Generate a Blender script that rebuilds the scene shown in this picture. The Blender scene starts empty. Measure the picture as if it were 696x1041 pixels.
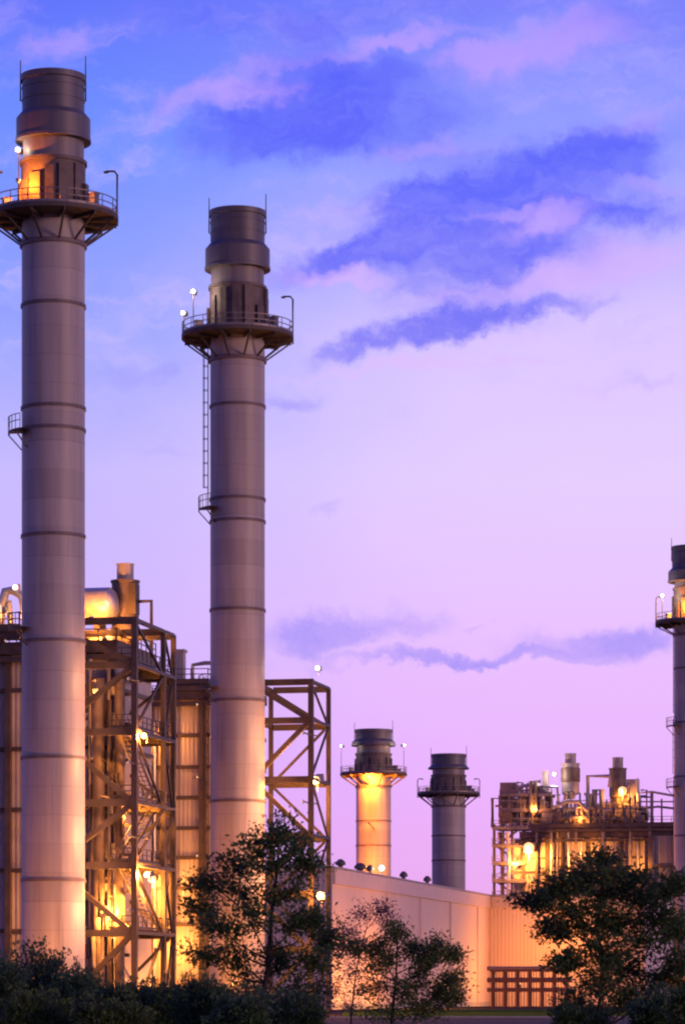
import bpy, bmesh, math, random
from mathutils import Vector, Matrix
R = math.radians
sc = bpy.context.scene
COL = sc.collection
F, CX, HY, EYE = 3300.0, 348.0, 1010.0, 2.0      # focal length in photo pixels, principal column, horizon row, eye height (m)
TILT = R(12.0)                                   # the plant grid is turned 12 degrees from the view axis
CS, SN = math.cos(TILT), math.sin(TILT)

# ------------------------------------------------------------------ materials
def s2l(c):
    return tuple((v/255/12.92 if v/255 <= .04045 else ((v/255+.055)/1.055)**2.4) for v in c)
def mat(name, col, rough=.6, metal=0.0, var=.25, scale=.6, bump=0.0, streak=False, rib=None, seam=None, dark=None, transl=0.0, spec=None):
    m = bpy.data.materials.new(name); m.use_nodes = True
    nt = m.node_tree; N = nt.nodes; L = nt.links
    b = N['Principled BSDF']; b.inputs['Roughness'].default_value = rough; b.inputs['Metallic'].default_value = metal
    if spec is not None: b.inputs['Specular IOR Level'].default_value = spec
    tc = N.new('ShaderNodeTexCoord'); src = tc.outputs['Object']
    mp = N.new('ShaderNodeMapping'); L.new(src, mp.inputs['Vector'])
    mp.inputs['Scale'].default_value = (scale*3, scale*3, scale*.22) if streak else (scale,)*3
    no = N.new('ShaderNodeTexNoise'); no.inputs['Scale'].default_value = 1.0; no.inputs['Detail'].default_value = 6
    no.inputs['Roughness'].default_value = .62
    L.new(mp.outputs['Vector'], no.inputs['Vector'])
    r = N.new('ShaderNodeMapRange'); r.inputs['From Min'].default_value = .3; r.inputs['From Max'].default_value = .7
    L.new(no.outputs['Fac'], r.inputs['Value'])
    mx = N.new('ShaderNodeMix'); mx.data_type = 'RGBA'
    d = dark or tuple(c*(1-var) for c in col)
    u = tuple(min(1, c*(1+var)) for c in col)
    mx.inputs[6].default_value = (*d, 1); mx.inputs[7].default_value = (*u, 1)
    L.new(r.outputs['Result'], mx.inputs[0])
    bc = mx.outputs[2]
    if seam:                                       # shell courses: a thin weld line every few metres, a slight tone step per course, rust runs
        sx = N.new('ShaderNodeSeparateXYZ'); L.new(src, sx.inputs[0])
        dv = N.new('ShaderNodeMath'); dv.operation = 'DIVIDE'; L.new(sx.outputs[2], dv.inputs[0]); dv.inputs[1].default_value = seam
        fr = N.new('ShaderNodeMath'); fr.operation = 'FRACT'; L.new(dv.outputs[0], fr.inputs[0])
        fl = N.new('ShaderNodeMath'); fl.operation = 'FLOOR'; L.new(dv.outputs[0], fl.inputs[0])
        wn = N.new('ShaderNodeTexWhiteNoise'); wn.noise_dimensions = '1D'; L.new(fl.outputs[0], wn.inputs['W'])
        lt = N.new('ShaderNodeMath'); lt.operation = 'LESS_THAN'; L.new(fr.outputs[0], lt.inputs[0]); lt.inputs[1].default_value = .035
        t1 = N.new('ShaderNodeMapRange'); L.new(wn.outputs['Value'], t1.inputs[0]); t1.inputs[3].default_value = .90; t1.inputs[4].default_value = 1.08
        t2 = N.new('ShaderNodeMath'); t2.operation = 'MULTIPLY_ADD'; L.new(lt.outputs[0], t2.inputs[0]); t2.inputs[1].default_value = -.16; L.new(t1.outputs[0], t2.inputs[2])
        vs = N.new('ShaderNodeVectorMath'); vs.operation = 'SCALE'; L.new(bc, vs.inputs[0]); L.new(t2.outputs[0], vs.inputs['Scale'])
        m2 = N.new('ShaderNodeMapping'); m2.inputs['Scale'].default_value = (2.2, 2.2, .09); L.new(src, m2.inputs['Vector'])
        n2 = N.new('ShaderNodeTexNoise'); n2.inputs['Scale'].default_value = 1; n2.inputs['Detail'].default_value = 4; L.new(m2.outputs[0], n2.inputs['Vector'])
        r2 = N.new('ShaderNodeMapRange'); L.new(n2.outputs['Fac'], r2.inputs[0]); r2.inputs[1].default_value = .56; r2.inputs[2].default_value = .74; r2.inputs[4].default_value = .5
        m3 = N.new('ShaderNodeMix'); m3.data_type = 'RGBA'; L.new(r2.outputs[0], m3.inputs[0]); L.new(vs.outputs[0], m3.inputs[6]); m3.inputs[7].default_value = (.21, .15, .125, 1)
        bc = m3.outputs[2]
    L.new(bc, b.inputs['Base Color'])
    rr = N.new('ShaderNodeMapRange'); rr.inputs['To Min'].default_value = rough*.8; rr.inputs['To Max'].default_value = min(1, rough*1.2)
    L.new(no.outputs['Fac'], rr.inputs['Value']); L.new(rr.outputs['Result'], b.inputs['Roughness'])
    if rib:                                        # profiled sheet: ribs along local z, pitch rib metres
        w = N.new('ShaderNodeTexWave'); w.wave_type = 'BANDS'; w.bands_direction = 'DIAGONAL' if False else 'X'
        w.inputs['Scale'].default_value = 1/(rib*3.18); w.inputs['Distortion'].default_value = 0
        sm = N.new('ShaderNodeSeparateXYZ'); L.new(src, sm.inputs[0])
        ad = N.new('ShaderNodeMath'); L.new(sm.outputs[0], ad.inputs[0]); L.new(sm.outputs[1], ad.inputs[1])
        cb = N.new('ShaderNodeCombineXYZ'); L.new(ad.outputs[0], cb.inputs[0]); L.new(cb.outputs[0], w.inputs['Vector'])
        bp = N.new('ShaderNodeBump'); bp.inputs['Strength'].default_value = .8; bp.inputs['Distance'].default_value = .05
        L.new(w.outputs['Fac'], bp.inputs['Height']); L.new(bp.outputs['Normal'], b.inputs['Normal'])
    elif bump:
        bp = N.new('ShaderNodeBump'); bp.inputs['Strength'].default_value = .6; bp.inputs['Distance'].default_value = bump
        L.new(no.outputs['Fac'], bp.inputs['Height']); L.new(bp.outputs['Normal'], b.inputs['Normal'])
    if transl:
        t = N.new('ShaderNodeBsdfTranslucent'); L.new(mx.outputs[2], t.inputs['Color'])
        ms = N.new('ShaderNodeMixShader'); ms.inputs[0].default_value = transl
        L.new(b.outputs[0], ms.inputs[1]); L.new(t.outputs[0], ms.inputs[2])
        L.new(ms.outputs[0], N['Material Output'].inputs['Surface'])
    return m
def emis(name, col, s):
    m = bpy.data.materials.new(name); m.use_nodes = True
    b = m.node_tree.nodes['Principled BSDF']
    b.inputs['Base Color'].default_value = (.8, .8, .8, 1)
    b.inputs['Emission Color'].default_value = (*col, 1); b.inputs['Emission Strength'].default_value = s
    return m
M = dict(
    stack=mat('weathered_stack_paint', (.385, .33, .335), .5, .0, .19, .28, streak=True, seam=2.45),
    stacktop=mat('sooty_stack_steel', (.125, .11, .14), .5, .2, .3, .3, streak=True),
    neck=mat('neck_steel', (.20, .17, .185), .5, .1, .25, .5, streak=True),
    ring=mat('stiffener_steel', (.16, .12, .13), .6, .2, .25, 1.2),
    damper=mat('dark_lagging', (.13, .095, .09), .6, .1, .45, .9, bump=.05),
    steel=mat('brown_painted_steel', (.072, .052, .052), .55, .2, .35, .8),
    steel2=mat('grey_galvanised_steel', (.22, .19, .20), .5, .4, .3, .8),
    grate=mat('deck_grating', (.09, .07, .07), .7, .3, .3, 2),
    clad=mat('boiler_cladding', (.40, .34, .33), .5, .1, .15, .3, streak=True, rib=.45),
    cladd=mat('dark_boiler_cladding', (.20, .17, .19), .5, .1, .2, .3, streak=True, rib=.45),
    hall=mat('hall_cladding', (.64, .49, .43), .55, .0, .08, .12, streak=True, rib=.6),
    trim=mat('hall_trim', (.58, .46, .42), .5, .0, .08, .5),
    lag=mat('aluminium_lagging', (.55, .5, .45), .35, .55, .2, 1.0, bump=.03),
    silen=mat('silencer_paint', (.34, .30, .33), .5, .1, .15, .8),
    roof=mat('hall_roof_sheet', (.33, .3, .32), .6, .1, .15, .3),
    bark=mat('tree_bark', (.035, .026, .02), .9, 0, .4, 6, bump=.02),
    leafA=mat('dark_leaf', (.11, .175, .045), .6, 0, 0, 1.1, dark=(.05, .09, .03), transl=.35),
    leafB=mat('olive_leaf', (.13, .19, .04), .6, 0, 0, 1.3, dark=(.06, .10, .026), transl=.25),
    leafC=mat('hedge_leaf', (.105, .20, .07), .6, 0, 0, .9, dark=(.04, .085, .04), transl=.2),
    leafP=mat('dusky_purple_leaf', (.15, .09, .14), .6, 0, 0, 1.5, dark=(.06, .04, .075), transl=.25),
    ground=mat('bare_ground', (.11, .085, .065), 1.0, 0, .3, .08, spec=0),
    grass=mat('mown_grass', (.10, .17, .03), 1.0, 0, .3, .5, spec=0),
    asphalt=mat('asphalt', (.06, .057, .06), .95, 0, .25, .5, spec=.1),
    kerb=mat('kerb_concrete', (.36, .33, .31), .8, 0, .15, 1),
    red=mat('red_oxide_steel', (.22, .085, .06), .6, .1, .25, 1),
    redp=mat('lagged_pipe', (.34, .19, .15), .45, .3, .2, 1),
    canopy=mat('yellow_canopy_paint', (.62, .42, .07), .5, 0, .1, 1),
    post=mat('pole_galvanised', (.28, .26, .27), .45, .5, .2, 2),
    sodium=emis('sodium_globe', (1.0, .55, .10), 1.35),
    glare=emis('sodium_glare', (1.0, .80, .40), 4.0),
    white=emis('white_bulb', (1.0, .84, .80), 1.6),
)
SOD = (1.0, .33, .045); WHT = (1.0, .74, .52); AMB = (1.0, .24, .015)

# ------------------------------------------------------------------ mesh helpers
class MB:
    def __init__(s): s.bm = bmesh.new()
    def box(s, c, size, m=None):
        r = bmesh.ops.create_cube(s.bm, size=1.0)
        for v in r['verts']:
            v.co = Vector((v.co.x*size[0], v.co.y*size[1], v.co.z*size[2]))
            if m: v.co = m @ v.co
            v.co += Vector(c)
        return s
    def bar(s, p, q, w, h=None):
        p, q = Vector(p), Vector(q); d = q-p; L = d.length
        if L < 1e-5: return s
        rot = d.to_track_quat('Z', 'Y').to_matrix()
        r = bmesh.ops.create_cube(s.bm, size=1.0)
        for v in r['verts']:
            v.co = rot @ Vector((v.co.x*w, v.co.y*(h or w), v.co.z*L)) + (p+q)/2
        return s
    def tube(s, pts, r, n=8, r2=None):
        pts = [Vector(p) for p in pts]; rings = []; k = len(pts)
        for i, p in enumerate(pts):
            d = (pts[min(i+1, k-1)]-pts[max(i-1, 0)]).normalized()
            m = d.to_track_quat('Z', 'Y').to_matrix()
            rr = r if r2 is None else r+(r2-r)*i/(k-1)
            rings.append([s.bm.verts.new(p + m @ Vector((math.cos(a)*rr, math.sin(a)*rr, 0)))
                          for a in [2*math.pi*j/n for j in range(n)]])
        for a, b in zip(rings, rings[1:]):
            for j in range(n): s.bm.faces.new((a[j], a[(j+1) % n], b[(j+1) % n], b[j]))
        s.bm.faces.new(rings[0][::-1]); s.bm.faces.new(rings[-1])
        return s
    def lathe(s, prof, c=(0, 0), n=64, close=False):
        rings = []
        for r, z in prof:
            rings.append([s.bm.verts.new((c[0]+math.cos(2*math.pi*j/n)*r, c[1]+math.sin(2*math.pi*j/n)*r, z)) for j in range(n)])
        pr = list(zip(rings, rings[1:])) + ([(rings[-1], rings[0])] if close else [])
        for a, b in pr:
            for j in range(n): s.bm.faces.new((a[j], a[(j+1) % n], b[(j+1) % n], b[j]))
        if not close:
            s.bm.faces.new(rings[0][::-1]); s.bm.faces.new(rings[-1])
        return s
    def ball(s, c, r, sub=2, sq=1.0):
        g = bmesh.ops.create_icosphere(s.bm, subdivisions=sub, radius=r)
        for v in g['verts']: v.co = Vector((v.co.x, v.co.y, v.co.z*sq)) + Vector(c)
        return s
    def poly(s, pts):
        s.bm.faces.new([s.bm.verts.new(p) for p in pts]); return s
    def build(s, name, m, parent=None, bevel=0):
        bm = s.bm
        bmesh.ops.recalc_face_normals(bm, faces=bm.faces)
        for f in bm.faces: f.smooth = True
        for e in bm.edges:
            if len(e.link_faces) == 2 and e.calc_face_angle(0) > R(32): e.smooth = False
        me = bpy.data.meshes.new(name); bm.to_mesh(me); bm.free()
        me.materials.append(M[m] if isinstance(m, str) else m)
        o = bpy.data.objects.new(name, me); COL.objects.link(o)
        if parent: o.parent = parent
        return o
def tag(o, label=None, cat=None, group=None, kind=None):
    if label: o['label'] = label
    if cat: o['category'] = cat
    if group: o['group'] = group
    if kind: o['kind'] = kind
    return o
def thing(name, label, cat, loc, rz=0.0, group=None):
    o = bpy.data.objects.new(name, None); o.empty_display_size = .5; COL.objects.link(o)
    o.location = loc; o.rotation_euler = (0, 0, rz)
    return tag(o, label, cat, group)
def at(px, d): return (px-CX)/F*d
def zat(py, d): return EYE + (HY-py)/F*d

class Grid:
    """local axes of a thing turned with the plant grid: x along the fronts, y away from the road"""
    def __init__(s, px, d): s.ax, s.ad = at(px, d), d
    def loc(s): return (s.ax, s.ad, 0)
    def X(s, px, Y):
        k = (px-CX)/F
        return (k*(s.ad+Y*CS)-s.ax-Y*SN)/(CS+k*SN)
    def P(s, px, py, Y):
        x = s.X(px, Y); d = s.ad-x*SN+Y*CS
        return Vector((x, Y, zat(py, d)))
    def z(s, py, Y=0, x=0): return zat(py, s.ad-x*SN+Y*CS)

def floodlight(parent, p, kind='sodium', power=3000, r=.22, aim=(0, -1, -.25), name='floodlight', soft=None, dish=0, color=None, drop=0, spot=0):
    """housing and bulb of a floodlight at local p; the light sits just in front of the bulb"""
    p = Vector(p); a = Vector(aim).normalized()
    h = MB(); h.bar(p-a*.55*1.2*r/.22, p-a*.1, r*1.7, r*1.7); h.bar(p-a*.4, p-a*.4+Vector((0, 0, -r*2.6)), .07)
    ho = h.build(name, 'steel2', parent)
    if dish:
        rot = a.to_track_quat('Z', 'Y').to_matrix().to_4x4(); R_ = r*dish
        dm = MB().lathe([(R_*.25, -r*.9), (R_*.7, -r*.6), (R_, 0), (R_*1.04, 0), (R_*.74, -r*.7), (R_*.25, -r*1.05)], n=20, close=True)
        bmesh.ops.transform(dm.bm, matrix=Matrix.Translation(p) @ rot, verts=dm.bm.verts)
        dm.build('reflector', 'lag', ho)
    bo = MB().ball(p+a*.05, r, 2).build('bulb', kind, ho)
    if kind == 'sodium' and r > .18: MB().ball(p+a*(.05+r*.62), r*.55, 2).build('glare_core', 'glare', ho)  # white core on the yellow globe imitates the hot centre of lamp glare
    ld = bpy.data.lights.new('lamp_light', 'SPOT' if spot else 'POINT'); ld.energy = power; ld.shadow_soft_size = soft or r
    ld.color = color or (SOD if kind == 'sodium' else WHT)
    lo = bpy.data.objects.new('lamp_light', ld); COL.objects.link(lo); lo.parent = bo
    if spot: ld.spot_size = R(spot); ld.spot_blend = .6; lo.rotation_euler = a.to_track_quat('-Z', 'Y').to_euler()
    lo.location = p + a*(r*2+.1) if not drop else p + Vector((0, -.1, -r-drop))
    return ho

def rail_line(mb, pts, h=1.1, post=1.5, r=.04):
    pts = [Vector(p) for p in pts]
    for a, b in zip(pts, pts[1:]):
        n = max(1, round((b-a).length/post))
        for i in range(n+1):
            p = a.lerp(b, i/n); mb.bar(p, p+Vector((0, 0, h)), r*2)
        for hh in (h, h*.55): mb.bar(a+Vector((0, 0, hh)), b+Vector((0, 0, hh)), r*2)
        mb.bar(a+Vector((0, 0, .1)), b+Vector((0, 0, .1)), .03, .2)
    return mb

# ------------------------------------------------------------------ chimney stacks
def stack(label, px, d, hw, rim, y, bands, plat, group, lamps=(), short=False, ladder=True, davits=(1, -1), seed=1, ladang=138):
    """y: rows of rim, upper body end, collar end, neck end, deck, bracket foot.  all radii in pixels of the photo"""
    k = d/F; rnd = random.Random(seed)
    t = thing('chimney_stack', label, 'chimney', (at(px, d), d, 0), 0, group)
    Z = lambda v: zat(v, d)
    zr, zu, zc, zn, zd, zb = [Z(v) for v in y]
    r = hw*k; rr = rim*k
    # shaft with a very slight waist
    MB().lathe([(r*1.0, 0), (r, zb*.5), (r, zb), (r*.99, zd-.3)]).build('shaft', 'stack', t)
    for b in bands:
        zz = Z(b); MB().lathe([(r-.05, zz-.14), (r+.10, zz-.14), (r+.10, zz+.14), (r-.05, zz+.14)], close=True).build('stiffener_ring', 'ring', t)
    zz = zb; MB().lathe([(r-.05, zz-.2), (r+.18, zz-.2), (r+.18, zz+.2), (r-.05, zz+.2)], close=True).build('stiffener_ring', 'ring', t)
    # lagged lower drum of the head
    dm = MB(); dm.lathe([(r*1.02, zd-.25), (r*1.02, zn)])
    for i in range(14):
        a = 2*math.pi*i/14+.2; c, s = math.cos(a), math.sin(a)
        hh = rnd.uniform(.45, .95)*(zn-zd)
        dm.box((c*r*1.03, s*r*1.03, zd+hh/2), (rnd.uniform(.25, .6), rnd.uniform(.5, 1.1), hh), Matrix.Rotation(a, 3, 'Z'))
    dm.lathe([(r*.98, zn-.3), (r*1.07, zn-.3), (r*1.07, zn), (r*.98, zn)], close=True)
    dm.build('damper_housing', 'damper', t)
    MB().lathe([(r*.97, zn-.1), (r*.97, zc+.05)]).build('neck', 'neck', t)
    cl = MB(); rc = rr*1.13
    cl.lathe([(r*.9, zc), (rc*1.02, zc), (rc*1.02, zc+.25), (rc, zc+.3), (rc, zu-.5), (rr*.98, zu), (r*.9, zu)], close=True)
    cl.build('collar', 'stacktop' if not short else 'stacktop', t)
    tp = MB(); ro = rr*.95
    tp.lathe([(ro*.9, zu-.2), (ro, zu-.2), (ro, zr-.55), (rr, zr-.5), (rr, zr), (ro*.93, zr), (ro*.9, zr-.3)], close=True)
    for f in (.33, .66): 
        zz = zu+(zr-zu)*f; tp.lathe([(ro-.03, zz-.05), (ro+.05, zz-.05), (ro+.05, zz+.05), (ro-.03, zz+.05)], close=True)
    tp.build('stack_top', 'stacktop', t)
    MB().lathe([(ro*.9, zr-1.2), (ro*.9, zr-1.1)], n=48).build('flue_mouth', 'grate', t)
    for a in (R(188), R(-6)):
        p = Vector((math.cos(a)*rr, math.sin(a)*rr, zr-2.2))
        MB().tube([p, p+Vector((0, 0, 2.2+(1.3 if a > 1 else 1.7)))], .07, 6, .04).build('lightning_rod', 'steel', t)
    # platform
    rp = plat*k
    dk = MB().lathe([(r*.97, zd-.30), (rp, zd-.30), (rp, zd+.08), (r*.97, zd+.08)], close=True)
    nb = 12
    for i in range(nb):
        a = 2*math.pi*(i+.5)/nb; c, s = math.cos(a), math.sin(a)
        dk.bar((c*r, s*r, zd-.45), (c*rp*.985, s*rp*.985, zd-.45), .12, .30)
    dk.build('platform', 'grate', t)
    for i in range(nb):
        a = 2*math.pi*(i+.5)/nb; c, s = math.cos(a), math.sin(a)
        MB().bar((c*(r+.1), s*(r+.1), zb+.1), (c*rp*.93, s*rp*.93, zd-.6), .16, .16).build('bracket', 'steel', t)
    rl = MB(); n = 40
    for i in range(n):
        a = 2*math.pi*i/n; b = 2*math.pi*(i+1)/n
        p = Vector((math.cos(a), math.sin(a), 0))*rp*.985; q = Vector((math.cos(b), math.sin(b), 0))*rp*.985
        if i % 2 == 0: rl.bar(p+Vector((0, 0, zd)), p+Vector((0, 0, zd+1.25)), .075)
        for h in (1.25, .7): rl.bar(p+Vector((0, 0, zd+h)), q+Vector((0, 0, zd+h)), .07)
        rl.bar(p+Vector((0, 0, zd+.18)), q+Vector((0, 0, zd+.18)), .03, .25)
    rl.build('railing', 'steel2', t)
    for sgn in davits:
        p = Vector((sgn*rp*.985, -.2, zd-.8)); hh = 4.4 if not short else 3.4
        MB().tube([p, p+Vector((0, 0, hh)), p+Vector((-sgn*.25, 0, hh+.3)), p+Vector((-sgn*.95, 0, hh+.3))], .09, 8).bar(
            p+Vector((-sgn*.75, 0, hh+.22)), p+Vector((-sgn*1.15, 0, hh+.22)), .24, .16).build('davit_arm', 'steel', t)
    for a, w in ((R(-35), .9), (R(-150), .7), (R(10), .6), (R(-75), .5)):
        c, s = math.cos(a), math.sin(a)
        MB().box((c*rp*.78, s*rp*.78, zd+.1+w*.7), (w, w*.7, w*1.4), Matrix.Rotation(a, 3, 'Z')).box(
            (c*rp*.78, s*rp*.78, zd+.1+w*1.44), (w*1.15, w*.85, w*.1), Matrix.Rotation(a, 3, 'Z')).build('instrument_box', 'steel2', t)
    # caged ladder down the left side with rest platforms
    if ladder:
        a = R(192); c, s = math.cos(a), math.sin(a)
        def lad(z0, z1, a, name='ladder'):
            c, s = math.cos(a), math.sin(a); m = MB(); tx, ty = -s, c
            R0 = r+.22
            for g in (-.25, .25):
                m.bar((c*R0+tx*g, s*R0+ty*g, z0), (c*R0+tx*g, s*R0+ty*g, z1), .07)
            z = z0
            while z < z1:
                m.bar((c*R0-tx*.25, s*R0-ty*.25, z), (c*R0+tx*.25, s*R0+ty*.25, z), .05); z += .45
            z = z0+2.2
            while z < z1:
                pts = [(c*(R0+.5*math.sin(b))+tx*.38*math.cos(b), s*(R0+.5*math.sin(b))+ty*.38*math.cos(b), z) for b in [math.pi*i/6 for i in range(7)]]
                for u, v in zip(pts, pts[1:]): m.bar(u, v, .05)
                z += 1.2
            for b in (R(50), R(90), R(130)):
                x = c*(R0+.5*math.sin(b))+tx*.38*math.cos(b); yy = s*(R0+.5*math.sin(b))+ty*.38*math.cos(b)
                m.bar((x, yy, z0+2.2), (x, yy, z1), .05)
            m.build(name, 'steel', t)
        zs = [zd-.3] + [Z(v) for v in ladder] + [0.3]
        for i in range(len(zs)-1): lad(zs[i+1], zs[i]+(1.2 if i else 0), R(ladang if i % 2 == 0 else 140))
        for v in ladder:
            zz = Z(v); m = MB(); rq = r+1.15
            A = [R(172)+R(56)*i/6 for i in range(7)]
            for u, w in zip(A, A[1:]):
                m.poly([(math.cos(u)*r, math.sin(u)*r, zz), (math.cos(w)*r, math.sin(w)*r, zz), (math.cos(w)*rq, math.sin(w)*rq, zz), (math.cos(u)*rq, math.sin(u)*rq, zz)])
                m.poly([(math.cos(u)*rq, math.sin(u)*rq, zz), (math.cos(w)*rq, math.sin(w)*rq, zz), (math.cos(w)*rq, math.sin(w)*rq, zz-.25), (math.cos(u)*rq, math.sin(u)*rq, zz-.25)])
                for h in (1.2, .65): m.bar((math.cos(u)*rq, math.sin(u)*rq, zz+h), (math.cos(w)*rq, math.sin(w)*rq, zz+h), .06)
            for u in A: m.bar((math.cos(u)*rq, math.sin(u)*rq, zz-.2), (math.cos(u)*rq, math.sin(u)*rq, zz+1.2), .06)
            for u in (A[1], A[5]): m.bar((math.cos(u)*rq, math.sin(u)*rq, zz-.2), (math.cos(u)*r, math.sin(u)*r, zz-1.5), .1)
            m.build('rest_platform', 'steel', t)
    for (a, rad, vy, kind, pw, aim) in lamps:
        a = R(a); q = rad*k
        lp = Vector((math.cos(a)*q, math.sin(a)*q, Z(vy)))
        if lp.z < zb-4: MB().bar((lp.x, lp.y+.3, lp.z), (0, -r, lp.z-1), .16).build('lamp_arm', 'steel', t)  # arms carry only the added lamps low on a shaft
        if lp.z > zd: MB().bar((lp.x, lp.y+.15, zd), (lp.x, lp.y+.15, lp.z), .09).build('lamp_post', 'steel', t)
        floodlight(t, lp, 'sodium' if kind == 'amber' else kind, pw, .24 if kind != 'amber' else .12, aim, color=AMB if kind == 'amber' else None)
    return t
G1 = 'steel chimney stacks of the power plant'
stack('tallest chimney stack, at the left, its drum glowing orange under a dark cap', 54.5, 278.4, 32, 33.2,
      (78, 116, 145, 165, 221, 250), (312, 416, 438, 546, 653, 771, 895), 66, G1,
      lamps=((-125, 54, 194, 'amber', 2200, (.3, 1, .1)), (196, 36, 155, 'white', 120, (-.3, -1, 0))),
      ladder=(440, 640), seed=3)
stack('second tallest chimney stack, with white lamps on its left platform rail', 241.5, 321.0, 27.7, 29,
      (215.5, 249, 275, 292, 342, 367), (414, 508.5, 531, 621, 713, 815), 57, G1,
      lamps=((200, 47, 300, 'white', 450, (-.2, -1, 0)), (184, 55, 319, 'white', 150, (-.4, -1, 0))),
      ladder=(518, 700), davits=(1,), seed=5, ladang=178)
stack('short chimney stack floodlit yellow down its shaft', 379.5, 596, 17.6, 19.5,
      (742, 752, 758.5, 766, 787, 800), (835, 860), 34, G1,
      lamps=((188, 33, 759, 'white', 250, (-.6, -1, 0)), (-8, 31, 758, 'white', 250, (.6, -1, 0)), (-100, 33, 790, 'amber', 16000, (0, .4, -1)), (-97, 62, 884, 'amber', 12000, (0, .6, 1)), (-97, 48, 838, 'amber', 5000, (0, 1, .2))),  # the two lowest amber lamps are added, unseen, to carry the glow downward
      short=True, ladder=None, davits=(), seed=7)
stack('short unlit grey chimney stack standing right of the floodlit short one', 455.7, 630, 17, 18.2,
      (767, 778, 782, 788, 807, 820), (850, 875), 32, G1, short=True, ladder=None, davits=(1, -1), seed=9)
stack('chimney stack cut off by the right edge of the picture', 702.5, 495, 18, 21.0,
      (556, 578, 592, 598, 633, 646), (680, 735, 790, 850), 37, G1,
      lamps=((200, 33, 607, 'white', 700, (-.2, -1, 0)), (-105, 29, 620, 'amber', 5000, (.2, 1, .0))), ladder=(738, 800), davits=(-1,), seed=11)

# ------------------------------------------------------------------ steel access towers beside the two tall stacks
def tower(label, gpx, gd, xw, deep, nodes, beams, cant, floods, mids):
    g = Grid(gpx, gd); k = gd/F
    t = thing('steel_tower', label, 'steel tower', g.loc(), -TILT, 'steel access towers')
    zt = g.z(beams[0])
    ys = (0,)+tuple(deep)
    for i, Y in enumerate(ys):
        for x in (0, -xw):
            MB().bar((x, Y, 0), (x, Y, zt-(0 if i == 0 else .2)), .5 if i == 0 else .42).build('column', 'steel', t)
    zb = [g.z(b) for b in beams]; zn = [g.z(n) for n in nodes]
    for z in sorted(set(zb+zn)):
        for Y in ys:
            MB().bar((-xw+.26, Y, z-.3), (-.26, Y, z-.3), .34, .62).build('beam', 'steel', t)
        for x in (-xw, 0):
            for a, b in zip(ys, ys[1:]):
                MB().bar((x, a+.26, z-.25), (x, b-.26, z-.25), .42, .3).build('beam', 'steel', t)
    for z in zn:
        # K braces meet at the corner column
        i = [b for b in zb if b > z+1]; up = min(i) if i else zt
        lo = [b for b in zb if b < z-1]; dn = max(lo) if lo else 0.3
        for Y in (ys[0], ys[-1]):
            w = .45 if Y == 0 else .26
            MB().bar((-xw+.3, Y, up-.6), (-.4, Y, z-.1), w).build('brace', 'steel', t)
            MB().bar((-.4, Y, z-.6), (-xw+.3, Y, dn), w).build('brace', 'steel', t)
        for a, b in zip(ys, ys[1:]):
            MB().bar((0, a+.3, up-.5), (0, b-.3, z-.2), .2).build('brace', 'steel', t)
            MB().bar((0, a+.3, dn), (0, b-.3, z-.5), .2).build('brace', 'steel', t)
    alls = sorted(set(zb+zn))
    # decks with rails, and stair flights between them
    for j, z in enumerate(alls[:-1] if cant else []):
        dx0 = -2.3
        MB().box(((dx0-.3)/2, ys[-1]/2, z+.05), (-dx0-.3, ys[-1]-.5, .08)).build('deck', 'grate', t)
        rl = MB(); rail_line(rl, [(dx0, .15, z+.1), (-.1, .15, z+.1), (-.1, ys[-1]-.1, z+.1)], 1.1, 1.4)
        rl.build('railing', 'steel', t)
    for j, (a, b) in enumerate(zip(alls[:cant], alls[1:cant])):
        st = MB(); y0, y1 = (1.2, ys[-1]-1.5) if j % 2 else (ys[-1]-1.5, 1.2)
        for x in (-1.9, -1.0): st.bar((x, y0, a+.1), (x, y1, b+.1), .08, .28)
        n = max(6, int((b-a)/.35))
        for q in range(n):
            f = (q+.5)/n; st.box((-1.45, y0+(y1-y0)*f, a+.1+(b-a)*f), (.9, .28, .05))
        for x in (-1.9, -1.0): st.bar((x, y0, a+1.1), (x, y1, b+1.1), .06)
        st.build('stair', 'steel', t)
    for (x, Y, z, kind, pw, aim) in floods:
        p = Vector((x, Y, z)); floodlight(t, p, kind, pw, .42 if pw in (3500, 8000) and xw < 7 else .26, aim)
    return t, g
def added_stackflood(t, g, px, py, Y, pw, ax):  # added floods, bulbs turned out of view, that warm the stack flanks
    p = g.P(px, py, Y)
    MB().bar((p.x, p.y, p.z), (p.x-ax*.6, .0, p.z), .1).build('lamp_arm', 'steel', t)
    floodlight(t, p, 'sodium', pw*1.5, .08, (ax, .12, 0), spot=150, dish=2.6, soft=.5, color=(1.0, .42, .17))

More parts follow.
